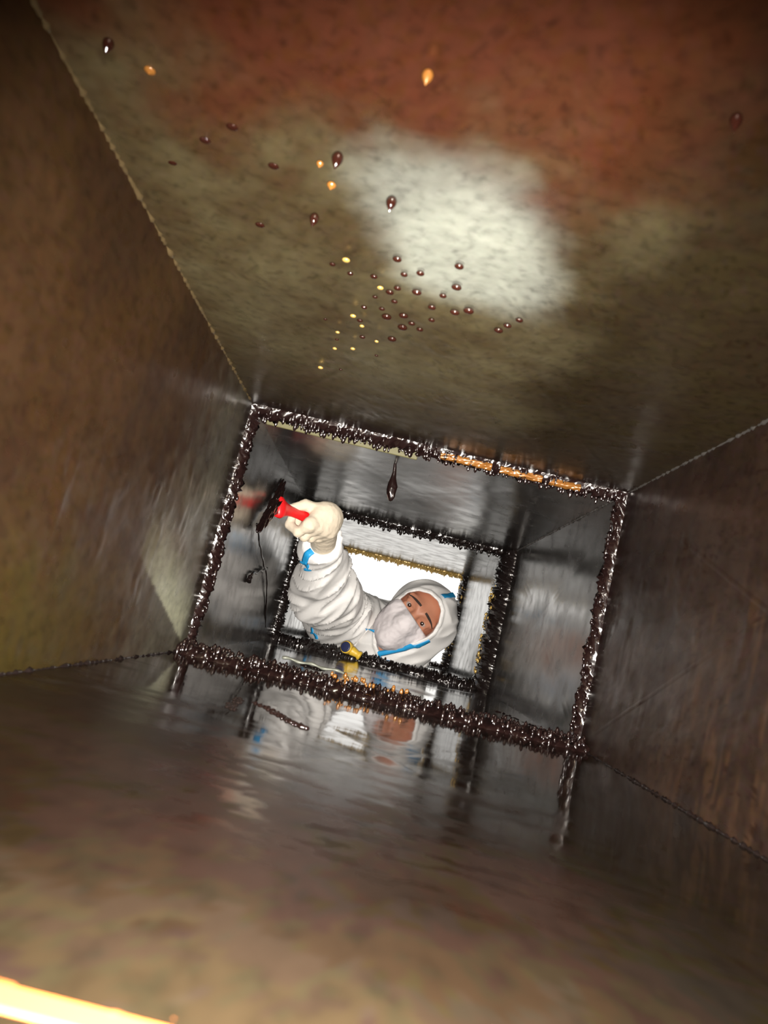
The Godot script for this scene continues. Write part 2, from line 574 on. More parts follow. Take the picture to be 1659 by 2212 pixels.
func seam(label: String, pts: Array, r: float, mat: Material) -> void:
	var g := Geo.new()
	var line := []
	var rad := []
	for s in pts.size() - 1:
		var n := int((pts[s + 1] - pts[s]).length() / 0.004)
		for k in n:
			var p: Vector3 = pts[s].lerp(pts[s + 1], float(k) / n)
			line.append(p)
			rad.append(r * maxf(0.15, 0.8 + 1.7 * fn2.get_noise_3dv(p * 130.0)))
	tube_into(g, line, rad, 7)
	var o := obj("trim_%d" % (used.get("trim", 0) + 1), g.mesh(), mat)
	used["trim"] = used.get("trim", 0) + 1
	tag(o, label, "seam", "", "structure")

# ---------------------------------------------------------------- the worker
var hx: Transform3D                                       # head: x to the viewer's right when upright, y to the crown, z out of the face
var opening: PackedVector2Array
const SHO := Vector3(-0.14, 0.105, -2.40)
const ELB := Vector3(-0.188, 0.168, -2.09)
const WRI := Vector3(-0.203, 0.262, -1.80)

func face_sd(p: Vector3) -> float:
	var d := ell(p, Vector3(0.006, 0.016, -0.014), Vector3(0.070, 0.086, 0.100))
	d = smin(d, ell(p, Vector3(0, -0.045, 0.012), Vector3(0.060, 0.088, 0.074)), 0.03)
	d = smin(d, cap(p, Vector3(0, 0.0, 0.084), Vector3(0, -0.042, 0.101), 0.010, 0.014), 0.02)
	d = smin(d, cap(p, Vector3(-0.014, -0.046, 0.092), Vector3(0.014, -0.046, 0.092), 0.008, 0.008), 0.012)
	var ax := Vector3(absf(p.x), p.y, p.z)
	d = smin(d, cap(ax, Vector3(0.014, 0.019, 0.079), Vector3(0.052, 0.020, 0.062), 0.011, 0.009), 0.022)
	d = smin(d, ell(ax, Vector3(0.042, -0.034, 0.060), Vector3(0.022, 0.020, 0.018)), 0.02)
	d = smax(d, -ell(ax, Vector3(0.034, -0.001, 0.092), Vector3(0.019, 0.011, 0.018)), 0.012)
	d = smin(d, cap(ax, Vector3(0.020, 0.0068, 0.080), Vector3(0.048, 0.0052, 0.072), 0.0056, 0.0050), 0.007)
	d = smin(d, cap(ax, Vector3(0.021, -0.0085, 0.077), Vector3(0.046, -0.0080, 0.070), 0.0046, 0.0044), 0.008)
	d = smin(d, cap(p, Vector3(-0.016, -0.075, 0.084), Vector3(0.016, -0.075, 0.084), 0.007, 0.007), 0.012)
	d = smin(d, ell(ax, Vector3(0.066, -0.010, -0.02), Vector3(0.008, 0.030, 0.016)), 0.008)
	d = smin(d, cap(p, Vector3(0, -0.07, -0.02), Vector3(0.02, -0.19, -0.05), 0.058, 0.062), 0.03)
	return d

func mask_sd(p: Vector3) -> float:
	var d := ell(p, Vector3(0.006, -0.058, 0.012), Vector3(0.077, 0.096, 0.090))
	d = smin(d, ell(Vector3(absf(p.x - 0.003), p.y, p.z), Vector3(0.044, -0.038, 0.056), Vector3(0.030, 0.032, 0.028)), 0.02)
	d = smin(d, cap(p, Vector3(0.002, -0.006, 0.092), Vector3(0.004, -0.042, 0.108), 0.010, 0.012), 0.035)
	d = smin(d, cap(p, Vector3(0.004, -0.042, 0.105), Vector3(0.012, -0.115, 0.085), 0.014, 0.02), 0.05)
	d += 0.0020 * fn3.get_noise_3d(p.x * 60.0, p.y * 60.0, p.z * 30.0)
	d = smax(d, p.y + 0.0115 + 0.04 * absf(p.x), 0.003)
	return smax(d, -p.z - 0.005, 0.01)

func hood_sd(p: Vector3) -> float:                        # in head space
	var d := ell(p, Vector3(0.016, 0.018, -0.022), Vector3(0.105, 0.104, 0.122))
	d = smin(d, cap(p, Vector3(0.030, -0.05, 0.0), Vector3(0.034, -0.165, -0.02), 0.078, 0.075), 0.05)
	d = smin(d, cap(p, Vector3(0.085, 0.02, -0.015), Vector3(0.085, -0.08, -0.01), 0.042, 0.055), 0.04)
	var fold := 1.0 - 2.2 * absf(fn4.get_noise_3d(p.x * 16.0 + 5.0 - p.y * 7.0, p.y * 7.0, p.z * 9.0))
	d -= 0.0045 * fold
	var hole := poly_sd(Vector2(p.x, p.y), opening)
	# a rolled hem round the face opening
	d = smin(d, maxf(absf(d - 0.001) - 0.004, absf(hole - 0.006) - 0.006), 0.004)
	return smax(d, -maxf(hole, -p.z - 0.012), 0.004)

func suit_sd(p: Vector3) -> float:
	var d := cap(p, SHO, ELB, 0.098, 0.086)
	d = smin(d, cap(p, ELB, WRI, 0.084, 0.050), 0.04)
	d = smin(d, cap(p, Vector3(-0.16, 0.10, -2.45), Vector3(-0.12, 0.11, -2.95), 0.105, 0.10), 0.06)
	d = smin(d, cap(p, Vector3(-0.02, 0.095, -2.50), Vector3(0.0, 0.11, -2.98), 0.095, 0.10), 0.06)
	d = smin(d, cap(p, Vector3(0.06, 0.09, -2.52), Vector3(0.07, 0.11, -2.98), 0.085, 0.095), 0.06)
	d = smin(d, cap(p, Vector3(-0.06, 0.075, -2.40), Vector3(0.06, 0.07, -2.42), 0.075, 0.075), 0.06)
	d = smin(d, cap(p, Vector3(0.10, 0.062, -2.44), Vector3(0.13, 0.062, -2.72), 0.062, 0.060), 0.05)
	d = smin(d, cap(p, Vector3(0.13, 0.062, -2.72), Vector3(0.05, 0.060, -2.86), 0.056, 0.045), 0.03)
	for s: float in [-1.0, 1.0]:
		d = smin(d, cap(p, Vector3(s * 0.085, 0.115, -3.0), Vector3(s * 0.09, 0.105, -3.36), 0.098, 0.092), 0.04)
		d = smin(d, cap(p, Vector3(s * 0.09, 0.105, -3.36), Vector3(s * 0.10, -0.36, -3.42), 0.090, 0.072), 0.04)
		d = smin(d, cap(p, Vector3(s * 0.10, -0.36, -3.42), Vector3(s * 0.10, -0.76, -3.44), 0.072, 0.058), 0.03)
	# folds run across the sleeve and bunch at the elbow and shoulder
	if p.z > -2.62 and d < 0.05:
		var ax := (WRI - SHO).normalized()
		var t := (p - SHO).dot(ax)
		var q := p - SHO - ax * t
		var f1 := 1.0 - absf(fn4.get_noise_3d(t * 15.0 - q.x * 15.0 + q.y * 4.0, q.y * 5.0 + t * 2.0, q.x * 5.0)) * 2.4
		var f2 := fn4.get_noise_3d(t * 9.0 - q.x * 7.0, q.x * 5.0 + 30.0, q.y * 6.0)
		d -= 0.010 * f1 * clampf(1.25 - absf(t - 0.34) * 1.5, 0.3, 1.0) + 0.014 * f2
	else:
		d += 0.008 * fn4.get_noise_3d(p.x * 9.0, p.y * 9.0, p.z * 5.0)
	return smax(d, (p - WRI).dot((WRI - ELB).normalized()) - 0.012, 0.006)

func coverall_sd(p: Vector3) -> float:
	var d := suit_sd(p)
	return smin(d, hood_sd(hx.affine_inverse() * p), 0.02)

func body_sd(p: Vector3) -> float:
	var d := cap(p, SHO, ELB, 0.055, 0.045)
	d = smin(d, cap(p, ELB, WRI, 0.044, 0.030), 0.02)
	d = smin(d, cap(p, Vector3(-0.11, 0.10, -2.45), Vector3(-0.08, 0.11, -2.95), 0.075, 0.075), 0.05)
	d = smin(d, cap(p, Vector3(0.03, 0.09, -2.50), Vector3(0.05, 0.11, -2.95), 0.070, 0.070), 0.08)
	d = smin(d, cap(p, Vector3(-0.06, 0.08, -2.42), Vector3(0.06, 0.07, -2.43), 0.050, 0.050), 0.05)
	d = smin(d, cap(p, hx * Vector3(0, -0.07, -0.02), Vector3(0.0, 0.07, -2.45), 0.052, 0.056), 0.04)
	d = smin(d, cap(p, Vector3(0.10, 0.062, -2.44), Vector3(0.13, 0.062, -2.72), 0.042, 0.038), 0.03)
	d = smin(d, cap(p, Vector3(0.13, 0.062, -2.72), Vector3(0.05, 0.060, -2.88), 0.036, 0.026), 0.02)
	for s: float in [-1.0, 1.0]:
		d = smin(d, cap(p, Vector3(s * 0.085, 0.115, -3.0), Vector3(s * 0.09, 0.105, -3.36), 0.078, 0.070), 0.03)
		d = smin(d, cap(p, Vector3(s * 0.09, 0.105, -3.36), Vector3(s * 0.10, -0.36, -3.42), 0.068, 0.050), 0.03)
		d = smin(d, cap(p, Vector3(s * 0.10, -0.36, -3.42), Vector3(s * 0.10, -0.78, -3.44), 0.050, 0.036), 0.02)
	return d

# a hand closed on a bar: y along the bar towards the little finger, x to the knuckles, z to the back of the hand
func fist_sd(p: Vector3, wrist: Vector3) -> float:
	var d := 1e9
	for i in 4:
		var y := -0.036 + 0.0225 * i
		var s: float = [0.96, 1.06, 1.0, 0.86][i]
		var k := Vector3(0.022, y, 0.031)
		var a := Vector3(0.041 * s, y - 0.002, 0.004)
		var b := Vector3(0.024 * s, y - 0.001, -0.027 * s)
		var c := Vector3(-0.006, y + 0.001, -0.024)
		var f := smin(cap(p, k, a, 0.0125, 0.0115), cap(p, a, b, 0.0112, 0.0105), 0.004)
		f = smin(f, cap(p, b, c, 0.0105, 0.0095), 0.004)
		d = smin(d, f, 0.0035)
		d = smin(d, cap(p, k, Vector3(-0.014, y * 0.7 + 0.022, 0.030), 0.0135, 0.017), 0.014)
	d = smin(d, cap(p, Vector3(-0.012, 0.02, 0.028), wrist, 0.030, 0.031), 0.03)
	var t0 := Vector3(-0.020, 0.004, 0.022)
	var t1 := Vector3(-0.025, -0.030, 0.004)
	var t2 := Vector3(-0.010, -0.058, -0.012)
	var th := smin(cap(p, t0, t1, 0.016, 0.0125), cap(p, t1, t2, 0.012, 0.0098), 0.006)
	d = smin(d, th, 0.008)
	return d + 0.0012 * fn3.get_noise_3d(p.x * 90.0, p.y * 90.0, p.z * 90.0)

func snap(sdf: Callable, p: Vector3) -> Array:            # [point on the surface, normal]
	var n := Vector3.UP
	for k in 24:
		var e := 0.003
		var d: float = sdf.call(p)
		n = Vector3(sdf.call(p + Vector3(e, 0, 0)) - d, sdf.call(p + Vector3(0, e, 0)) - d, sdf.call(p + Vector3(0, 0, e)) - d)
		n = n.normalized() if n.length() > 1e-9 else Vector3.UP
		p -= n * clampf(d, -0.01, 0.01) * 0.9
	return [p, n]

# a strip of tape laid on a surface along a line of points
func tape_into(g: Geo, sdf: Callable, pts: Array, wide: float) -> void:
	var line := []
	var steps := 0
	for s in pts.size() - 1:
		var n := maxi(2, int((pts[s + 1] - pts[s]).length() / 0.005))
		for k in n: line.append(pts[s].lerp(pts[s + 1], float(k) / n))
	line.append(pts[-1])
	steps = line.size()
	var fv := g.v.size()
	var fi := g.i.size()
	var rows := []
	for k in steps:
		var al: Vector3 = (line[mini(k + 1, steps - 1)] - line[maxi(k - 1, 0)]).normalized()
		var c := snap(sdf, line[k])
		var w: Vector3 = al.cross(c[1]).normalized()
		var row := []
		for t: float in [-0.5, -0.17, 0.17, 0.5]:
			var q := snap(sdf, c[0] + w * wide * t)
			row.append(g.point(q[0] + q[1] * 0.0034))
		for t: float in [0.5, -0.5]:
			var q := snap(sdf, c[0] + w * wide * t)
			row.append(g.point(q[0] - q[1] * 0.002))
		rows.append(row)
	for k in steps - 1:
		for s in 6:
			g.quad(rows[k][s], rows[k][(s + 1) % 6], rows[k + 1][(s + 1) % 6], rows[k + 1][s])
	g.smooth(fv, fi)

func worker() -> void:
	var X := Vector3(0.738766, -0.673962, 0.0)
	var Z := Vector3(-0.0569234, -0.0623968, 0.9964268)
	hx = Transform3D(Basis(X, Z.cross(X), Z), Vector3(0.0848, 0.1718, -2.3032))
	opening = PackedVector2Array([Vector2(-0.062, -0.016), Vector2(-0.065, 0.015), Vector2(-0.052, 0.044), Vector2(-0.027, 0.066), Vector2(0.004, 0.074), Vector2(0.032, 0.066), Vector2(0.056, 0.041), Vector2(0.071, 0.010), Vector2(0.073, -0.011),
		Vector2(0.058, -0.085), Vector2(0.030, -0.156), Vector2(0.012, -0.152), Vector2(-0.004, -0.143), Vector2(-0.029, -0.125), Vector2(-0.048, -0.099), Vector2(-0.061, -0.051)])
	var P := base("person", Vector3(0, -0.86, -3.42))
	tag(P, "person in white hooded coverall and face mask leaning into the duct with one arm raised", "person")
	var T := Transform3D(Basis(), -P.position)
	# the body: one surface from head to feet under the clothes
	var g := Geo.new()
	nets_into(g, face_sd, Vector3(-0.11, -0.20, -0.13), Vector3(0.11, 0.15, 0.13), 0.0030, T * hx)
	nets_into(g, body_sd, Vector3(-0.28, -0.86, -3.56), Vector3(0.24, 0.32, -1.74), 0.013, T)
	obj("body", g.mesh(), M.skin, P)
	g = Geo.new()
	nets_into(g, suit_sd, Vector3(-0.34, -0.02, -2.70), Vector3(0.24, 0.36, -1.72), 0.0065, T)
	nets_into(g, suit_sd, Vector3(-0.34, -0.86, -3.58), Vector3(0.26, 0.30, -2.68), 0.014, T)
	nets_into(g, hood_sd, Vector3(-0.12, -0.26, -0.17), Vector3(0.17, 0.15, 0.15), 0.0042, T * hx)
	obj("coverall", g.mesh(), M.suit, P)
	g = Geo.new()
	nets_into(g, mask_sd, Vector3(-0.09, -0.17, -0.03), Vector3(0.10, 0.02, 0.14), 0.0034, T * hx)
	obj("face_mask", g.mesh(), M.mask, P)
	for s: float in [-1.0, 1.0]:
		var c := T * hx * Vector3(s * 0.0342, -0.0005, 0.0695)
		g = Geo.new()
		lump_into(g, c, Vector3.ONE * 0.0125, 12, 18)
		var eye := obj("eye", g.mesh(), M.eye, P)
		g = Geo.new()
		lump_into(g, c + hx.basis * Vector3(s * -0.001, -0.001, 0.0098), Vector3(0.0066, 0.0066, 0.0034), 8, 16, hx.basis)
		obj("iris", g.mesh(), M.iris, eye)
		g = Geo.new()
		var pts := []
		var rad := []
		for k in 13:
			var t := k / 12.0
			var q: Array = snap(face_sd, Vector3(s * lerpf(0.012, 0.058, t), 0.0215 + 0.0020 * sin(t * 2.6) - 0.007 * t * t, 0.085 - 0.022 * t * t))
			pts.append(T * hx * (q[0] + q[1] * 0.0002))
			rad.append(0.0034 * (0.75 + 0.5 * sin(PI * minf(1.0, t * 0.8 + 0.25))) * (1.0 - 0.5 * t * t))
		tube_into(g, pts, rad, 8, 0.35, hx.basis.z)
		obj("eyebrow", g.mesh(), M.hair, P)
	# gloves
	var hand := hand_frame()
	g = Geo.new()
	var wl: Vector3 = hand.affine_inverse() * (WRI + (WRI - ELB).normalized() * -0.02)
	nets_into(g, func(p: Vector3) -> float: return fist_sd(p, wl), Vector3(-0.11, -0.10, -0.10), Vector3(0.08, 0.20, 0.11), 0.0030, T * hand)
	obj("glove", g.mesh(), M.glove, P)
	var other := Transform3D(Basis(Vector3(0, 0, -1), Vector3(0, 1, 0), Vector3(1, 0, 0)), Vector3(-0.02, 0.055, -2.90))
	var wl2: Vector3 = other.affine_inverse() * Vector3(0.06, 0.060, -2.85)
	g = Geo.new()
	nets_into(g, func(p: Vector3) -> float: return fist_sd(p, wl2), Vector3(-0.11, -0.10, -0.12), Vector3(0.11, 0.10, 0.14), 0.0045, T * other)
	obj("glove", g.mesh(), M.glove, P)
	# blue tape over the seams
	g = Geo.new()
	var rim := []
	for q: Vector2 in [Vector2(0.036, -0.168), Vector2(0.050, -0.130), Vector2(0.066, -0.085), Vector2(0.076, -0.045), Vector2(0.082, -0.012)]: rim.append(hx * Vector3(q.x, q.y, 0.075))
	tape_into(g, coverall_sd, rim, 0.018)
	put(P, "seam_tape", g, T, "bright blue tape along the hem of the hood")
	g = Geo.new()
	tape_into(g, coverall_sd, [hx * Vector3(0.004, 0.088, 0.06), hx * Vector3(0.012, 0.118, 0.02), hx * Vector3(0.02, 0.13, -0.03)], 0.016)
	put(P, "seam_tape", g, T, "bright blue tape across the crown of the hood")
	g = Geo.new()
	tape_into(g, coverall_sd, [hx * Vector3(-0.038, -0.133, 0.075), hx * Vector3(-0.0405, -0.142, 0.073)], 0.011)
	put(P, "seam_tape", g, T, "small blue square of tape by the chin")
	g = Geo.new()
	tape_into(g, coverall_sd, [hx * Vector3(0.050, -0.176, 0.070), hx * Vector3(0.085, -0.150, 0.05)], 0.020)
	put(P, "seam_tape", g, T, "blue tape patch under the chin")
	g = Geo.new()
	tape_into(g, suit_sd, [Vector3(-0.222, 0.249, -1.760), Vector3(-0.232, 0.228, -1.780), Vector3(-0.238, 0.204, -1.810), Vector3(-0.241, 0.176, -1.860)], 0.017)
	put(P, "seam_tape", g, T, "blue tape along the sleeve seam")
	g = Geo.new()
	tape_into(g, suit_sd, [Vector3(-0.235, 0.070, -2.33), Vector3(-0.222, 0.040, -2.32), Vector3(-0.205, 0.016, -2.33)], 0.013)
	put(P, "seam_tape", g, T, "blue tape at the armpit seam")
	# boots, out of the picture beyond the open end
	for s: float in [-1.0, 1.0]:
		g = Geo.new()
		lump_into(g, T * Vector3(s * 0.10, -0.80, -3.41), Vector3(0.052, 0.06, 0.14), 8, 14)
		lump_into(g, T * Vector3(s * 0.10, -0.845, -3.40), Vector3(0.052, 0.02, 0.15), 6, 14)
		obj("boot", g.mesh(), M.boot, P)

func put(P: Node3D, called: String, g: Geo, T: Transform3D, label: String) -> void:
	for k in g.v.size(): g.v[k] = T * g.v[k]
	obj(called, g.mesh(), M.tape, P).set_meta("label", label)

func hand_frame() -> Transform3D:
	var a := Vector3(0.573, 0.0, -0.82).normalized()      # along the tool, away from the blade
	var back := Vector3(0.82, 0.10, 0.573)
	back = (back - a * back.dot(a)).normalized()
	return Transform3D(Basis(a.cross(back), a, back), Vector3(-0.230, 0.302, -1.662))

func scraper() -> void:
	var hand := hand_frame()
	var a := hand.basis.y
	var neck := hand.origin - a * 0.108
	var S := base("scraper", neck)
	tag(S, "scraper with a red handle and a grease-caked blade held against the left wall", "scraper")
	var e0 := Vector3(-0.3045, 0.342, -1.585) - neck
	var e1 := Vector3(-0.3045, 0.252, -1.485) - neck
	var along := (e1 - e0).normalized()
	var n := along.cross(e0.lerp(e1, 0.5)).normalized()
	var f0 := -along * 0.022 + a * 0.008
	var f1 := along * 0.022 + a * 0.008
	var g := Geo.new()
	var top := [f0 + n * 0.001, f1 + n * 0.001, e1 + n * 0.0006, e0 + n * 0.0006]
	var bot := [f0 - n * 0.001, f1 - n * 0.001, e1 - n * 0.0006, e0 - n * 0.0006]
	g.flat_face(top)
	var rb := bot.duplicate()
	rb.reverse()
	g.flat_face(rb)
	for k in 4: g.flat_face([top[k], bot[k], bot[(k + 1) % 4], top[(k + 1) % 4]])
	obj("blade", g.mesh(), M.steel, S)
	# red plastic: a flared shoulder that narrows to a grip inside the fist
	g = Geo.new()
	var pts := []
	var rad := []
	for r in [[-0.012, 0.010], [-0.010, 0.026], [0.002, 0.027], [0.012, 0.021], [0.024, 0.0155], [0.040, 0.0125], [0.060, 0.012], [0.10, 0.0145], [0.135, 0.0155], [0.145, 0.012], [0.148, 0.004]]:
		pts.append(a * r[0]); rad.append(r[1])
	tube_into(g, pts, rad, 16, 0.55, n)
	obj("handle", g.mesh(), M.red, S).set_meta("label", "bright red plastic handle")
	# scraped-off grease heaped along the blade
	g = Geo.new()
	for k in 90:
		var t := rng.randf_range(-0.22, 1.18)
		var w := rng.randf_range(0.0, 1.0)
		var p := e0.lerp(e1, t).lerp(Vector3.ZERO, 0.55 * w * w) + n * rng.randf_range(-0.004, 0.008)
		var b := Basis(n, along, n.cross(along))
		lump_into(g, p + Vector3(0.004, 0, 0), Vector3(rng.randf_range(0.003, 0.006), rng.randf_range(0.008, 0.022), rng.randf_range(0.003, 0.007)), 5, 8, b)
	obj("grease_lump", g.mesh(), M.crust, S).set_meta("label", "dark brown grease heaped along the blade")

# ---------------------------------------------------------------- small things
func droplet_mesh(r: float, long: float) -> ArrayMesh:    # hangs from its origin
	var g := Geo.new()
	var prof := []
	for k in 11:
		var t := k / 10.0
		var q := sin(PI * pow(t, 0.75))
		prof.append([r * (0.25 * (1.0 - t) + q) if k < 10 else 0.0003, 0.001 - long * t])
	lathe_into(g, Vector3.ZERO, Vector3.UP, prof, 12)
	for k in range(0, g.i.size(), 3):                      # the profile runs downwards: turn the faces out
		var t := g.i[k + 1]
		g.i[k + 1] = g.i[k + 2]
		g.i[k + 2] = t
	g.smooth()
	return g.mesh()

func cap_mesh(r: float, h: float) -> ArrayMesh:
	var g := Geo.new()
	lump_into(g, Vector3.ZERO, Vector3(r, h, r * 0.8), 8, 14)
	return g.mesh()

func droplets() -> void:
	var big := [   # x, z, radius, length, material, label
		[-0.270, -0.396, 0.0030, 0.011, "drop", "dark grease drop with a white glint, hanging nearest the top left corner"],
		[-0.132, -0.455, 0.0034, 0.013, "drop", "long dark drop with a bright glint, hanging above the orange specks"],
		[0.086, -0.346, 0.0028, 0.011, "drop", "glinting drop hanging alone by the right edge of the ceiling"],
		[-0.077, -0.364, 0.0028, 0.010, "amber", "amber drop glowing yellow on the red-brown part of the ceiling"],
		[-0.155, -0.539, 0.0032, 0.012, "drop", "dark drop hanging left of the bright patch of ceiling"],
		[-0.094, -0.492, 0.0034, 0.012, "drop", "reddish drop hanging at the upper rim of the bright patch"],
		[-0.139, -0.492, 0.0030, 0.006, "amber", "round orange drop beside the long dark drop"],
		[-0.146, -0.470, 0.0022, 0.005, "amber", "small orange drop just above the round orange one"],
		[-0.251, -0.415, 0.0032, 0.004, "amber", "faint orange blob on the ceiling near the left corner seam"]]
	for d in big:
		var o := obj("grease_drop", droplet_mesh(d[2], d[3]), M[d[4]])
		o.position = Vector3(d[0], H + 0.003, d[1])
		tag(o, d[5], "grease drop")
	for d in [[-0.230, -0.476, "flat dark blob on the olive ceiling, largest of four near the left seam"], [-0.264, -0.513, "flat dark blob closest to the left corner seam"], [-0.206, -0.454, "flat brown smear furthest up the ceiling, above the four blobs"], [-0.182, -0.488, "ring-shaped brown blob on the ceiling between seam and orange drops"], [-0.206, -0.577, "crescent-shaped dark blob low on the olive left side of the ceiling"]]:
		var o := obj("grease_blob", cap_mesh(0.0042, 0.0016), M.drop)
		o.position = Vector3(d[0], H + 0.0035, d[1])
		tag(o, d[2], "grease blob")
	var dots := [[-0.088, -0.582], [-0.081, -0.606], [-0.067, -0.597], [-0.036, -0.570], [-0.086, -0.635], [-0.068, -0.634], [-0.044, -0.629], [-0.034, -0.607], [-0.052, -0.658], [-0.030, -0.657], [-0.018, -0.647], [-0.108, -0.623], [-0.102, -0.642], [-0.107, -0.664], [-0.118, -0.693], [-0.100, -0.687], [-0.095, -0.703], [-0.161, -0.746], [-0.121, -0.741], [-0.078, -0.720], [-0.069, -0.705], [-0.105, -0.774], [-0.088, -0.757], [-0.151, -0.796], [-0.149, -0.774], [-0.121, -0.771], [-0.123, -0.728], [-0.133, -0.604], [-0.146, -0.618], [-0.130, -0.628], [-0.178, -0.906], [-0.151, -0.895], [-0.105, -0.817], [-0.155, -0.826], [-0.088, -0.664], [-0.093, -0.647], [-0.130, -0.720], [0.015, -0.674], [0.021, -0.659], [0.029, -0.642], [-0.050, -0.686], [-0.060, -0.715], [-0.133, -0.813], [-0.078, -0.691]]           # x, z on the ceiling
	var first: MeshInstance3D
	for k in dots.size():
		var p := Vector3(dots[k][0], H + 0.004, dots[k][1])
		if first == null:
			first = obj("grease_dot", cap_mesh(0.0040, 0.0022), M.drop)
			tag(first, "tiny dark grease dot, one of a scattered cluster on the ceiling below the bright patch", "grease dot", "cluster of grease dots on the ceiling")
			first.position = p
		else:
			var o: MeshInstance3D = first.duplicate()
			o.name = numbered("grease_dot")
			add_child(o)
			o.position = p
			var s := rng.randf_range(0.8, 1.3) if dots[k][0] > -0.10 else rng.randf_range(0.5, 0.9)
			o.scale = Vector3(s, s, s * rng.randf_range(0.8, 1.1))
			if dots[k][0] < -0.10 and k % 3 == 0:
				o.material_override = M.gold
				tag(o, "tiny pale golden grease dot, left of the bright ceiling patch", "grease dot", "golden grease dots on the ceiling")

func stalactite() -> void:
	var g := Geo.new()
	var pts := []
	var rad := []
	for r in [[0.012, 0.0016], [0.0, 0.0022], [-0.012, 0.0028], [-0.022, 0.0042], [-0.030, 0.0062], [-0.037, 0.0075], [-0.044, 0.0072], [-0.050, 0.0066], [-0.057, 0.0052], [-0.063, 0.0032], [-0.0655, 0.0008]]:
		pts.append(Vector3(-0.10 * r[0] + 0.0006 * sin(r[0] * 300.0), r[0], 0.0)); rad.append(r[1] * 1.3)
	tube_into(g, pts, rad, 12, 0.8, Vector3(0, 0, 1))
	for k in range(0, g.v.size()):                         # ridges that ran down it
		var p := g.v[k]
		g.v[k] = p + Vector3(p.x, 0, p.z).normalized() * 0.0009 * sin(atan2(p.z, p.x) * 5.0)
	g.smooth()
	var o := obj("grease_stalactite", g.mesh(), M.crust)
	o.position = Vector3(-0.066, H - 0.001, -1.36)
	tag(o, "long pointed stalactite of dark red-brown grease hanging from the ceiling beyond the middle joint", "stalactite")

func runs() -> void:
	# streaks of grease that ran down the left wall under the scraper
	var list := [
		["long thin grease run down the left wall, straight below the scraper blade", [[-1.47, 0.245], [-1.56, 0.215], [-1.66, 0.185], [-1.76, 0.163], [-1.84, 0.12], [-1.90, 0.075], [-1.97, 0.03]], 0.0030],
		["short slanting grease run with a black blob at its end, on the left wall", [[-1.74, 0.172], [-1.68, 0.165], [-1.62, 0.156], [-1.575, 0.149], [-1.555, 0.142], [-1.55, 0.132]], 0.0034]]
	for r in list:
		var g := Geo.new()
		var pts := []
		var rad := []
		var m: int = r[1].size()
		for k in m - 1:
			for s in 8:
				var t := s / 8.0
				var z := lerpf(r[1][k][0], r[1][k + 1][0], t)
				var y := lerpf(r[1][k][1], r[1][k + 1][1], t)
				pts.append(Vector3(-W / 2 - 0.0028, y + 0.002 * sin(z * 90.0), z))
				rad.append(r[2] * (1.0 + 0.5 * fn2.get_noise_2d(z * 300.0, 4.0)) * (2.0 if r[2] > 0.0032 and k == m - 2 else 1.0))
		tube_into(g, pts, rad, 8, 0.7, Vector3(1, 0, 0))
		var o := obj("grease_run", g.mesh(), M.tar)
		tag(o, r[0], "grease run")

func scraps() -> void:
	var list := [
		["ragged red-brown strip of scraped grease lying on the wet floor before the middle joint", [[-0.135, -0.79], [-0.122, -0.785], [-0.112, -0.765], [-0.103, -0.75], [-0.094, -0.735], [-0.083, -0.722], [-0.074, -0.722]], 0.0042, "crust"],
		["dark smear of scraped grease on the floor left of the red-brown strip", [[-0.155, -0.80], [-0.150, -0.77], [-0.152, -0.735], [-0.146, -0.71]], 0.0040, "tar"],
		["crumbly trail of dark grease along the right floor corner beyond the middle joint", [[0.240, -1.50], [0.262, -1.42], [0.276, -1.35], [0.288, -1.28], [0.294, -1.22]], 0.0065, "crust"],
		["black clump of grease on the floor just beyond the middle joint", [[-0.150, -1.47], [-0.140, -1.475], [-0.128, -1.47], [-0.118, -1.478]], 0.0075, "tar"]]
	for r in list:
		var g := Geo.new()
		var m: int = r[1].size()
		for k in m - 1:
			for s in 16:
				var t := rng.randf()
				var p := Vector3(lerpf(r[1][k][0], r[1][k + 1][0], t), 0.0, lerpf(r[1][k][1], r[1][k + 1][1], t))
				p += Vector3(rng.randf_range(-1, 1), 0, rng.randf_range(-1, 1)) * r[2]
				lump_into(g, p, Vector3(rng.randf_range(0.6, 1.2), rng.randf_range(0.4, 0.9), rng.randf_range(0.6, 1.2)) * r[2] * 0.8, 5, 8)
		var o := obj("grease_scrap", g.mesh(), M[r[3]])
		o.position = Vector3(0, -0.003, 0)
		tag(o, r[0], "grease scrap")
	# a pale strip of torn sealant lying behind the bottom of the middle joint
	var g := Geo.new()
	var pts := []
	var rad := []
	for k in 30:
		var t := k / 29.0
		pts.append(Vector3(lerpf(-0.165, -0.060, t), 0.021 + 0.0012 * sin(t * 17.0), -1.205 - 0.004 * sin(t * 6.0)))
		rad.append(0.004 + 0.001 * sin(t * 31.0))
	tube_into(g, pts, rad, 8, 0.6, Vector3.UP)
	tag(obj("sealant_strip", g.mesh(), M.strip), "pale strip of torn sealant lying on the grease behind the bottom of the middle joint", "sealant strip")

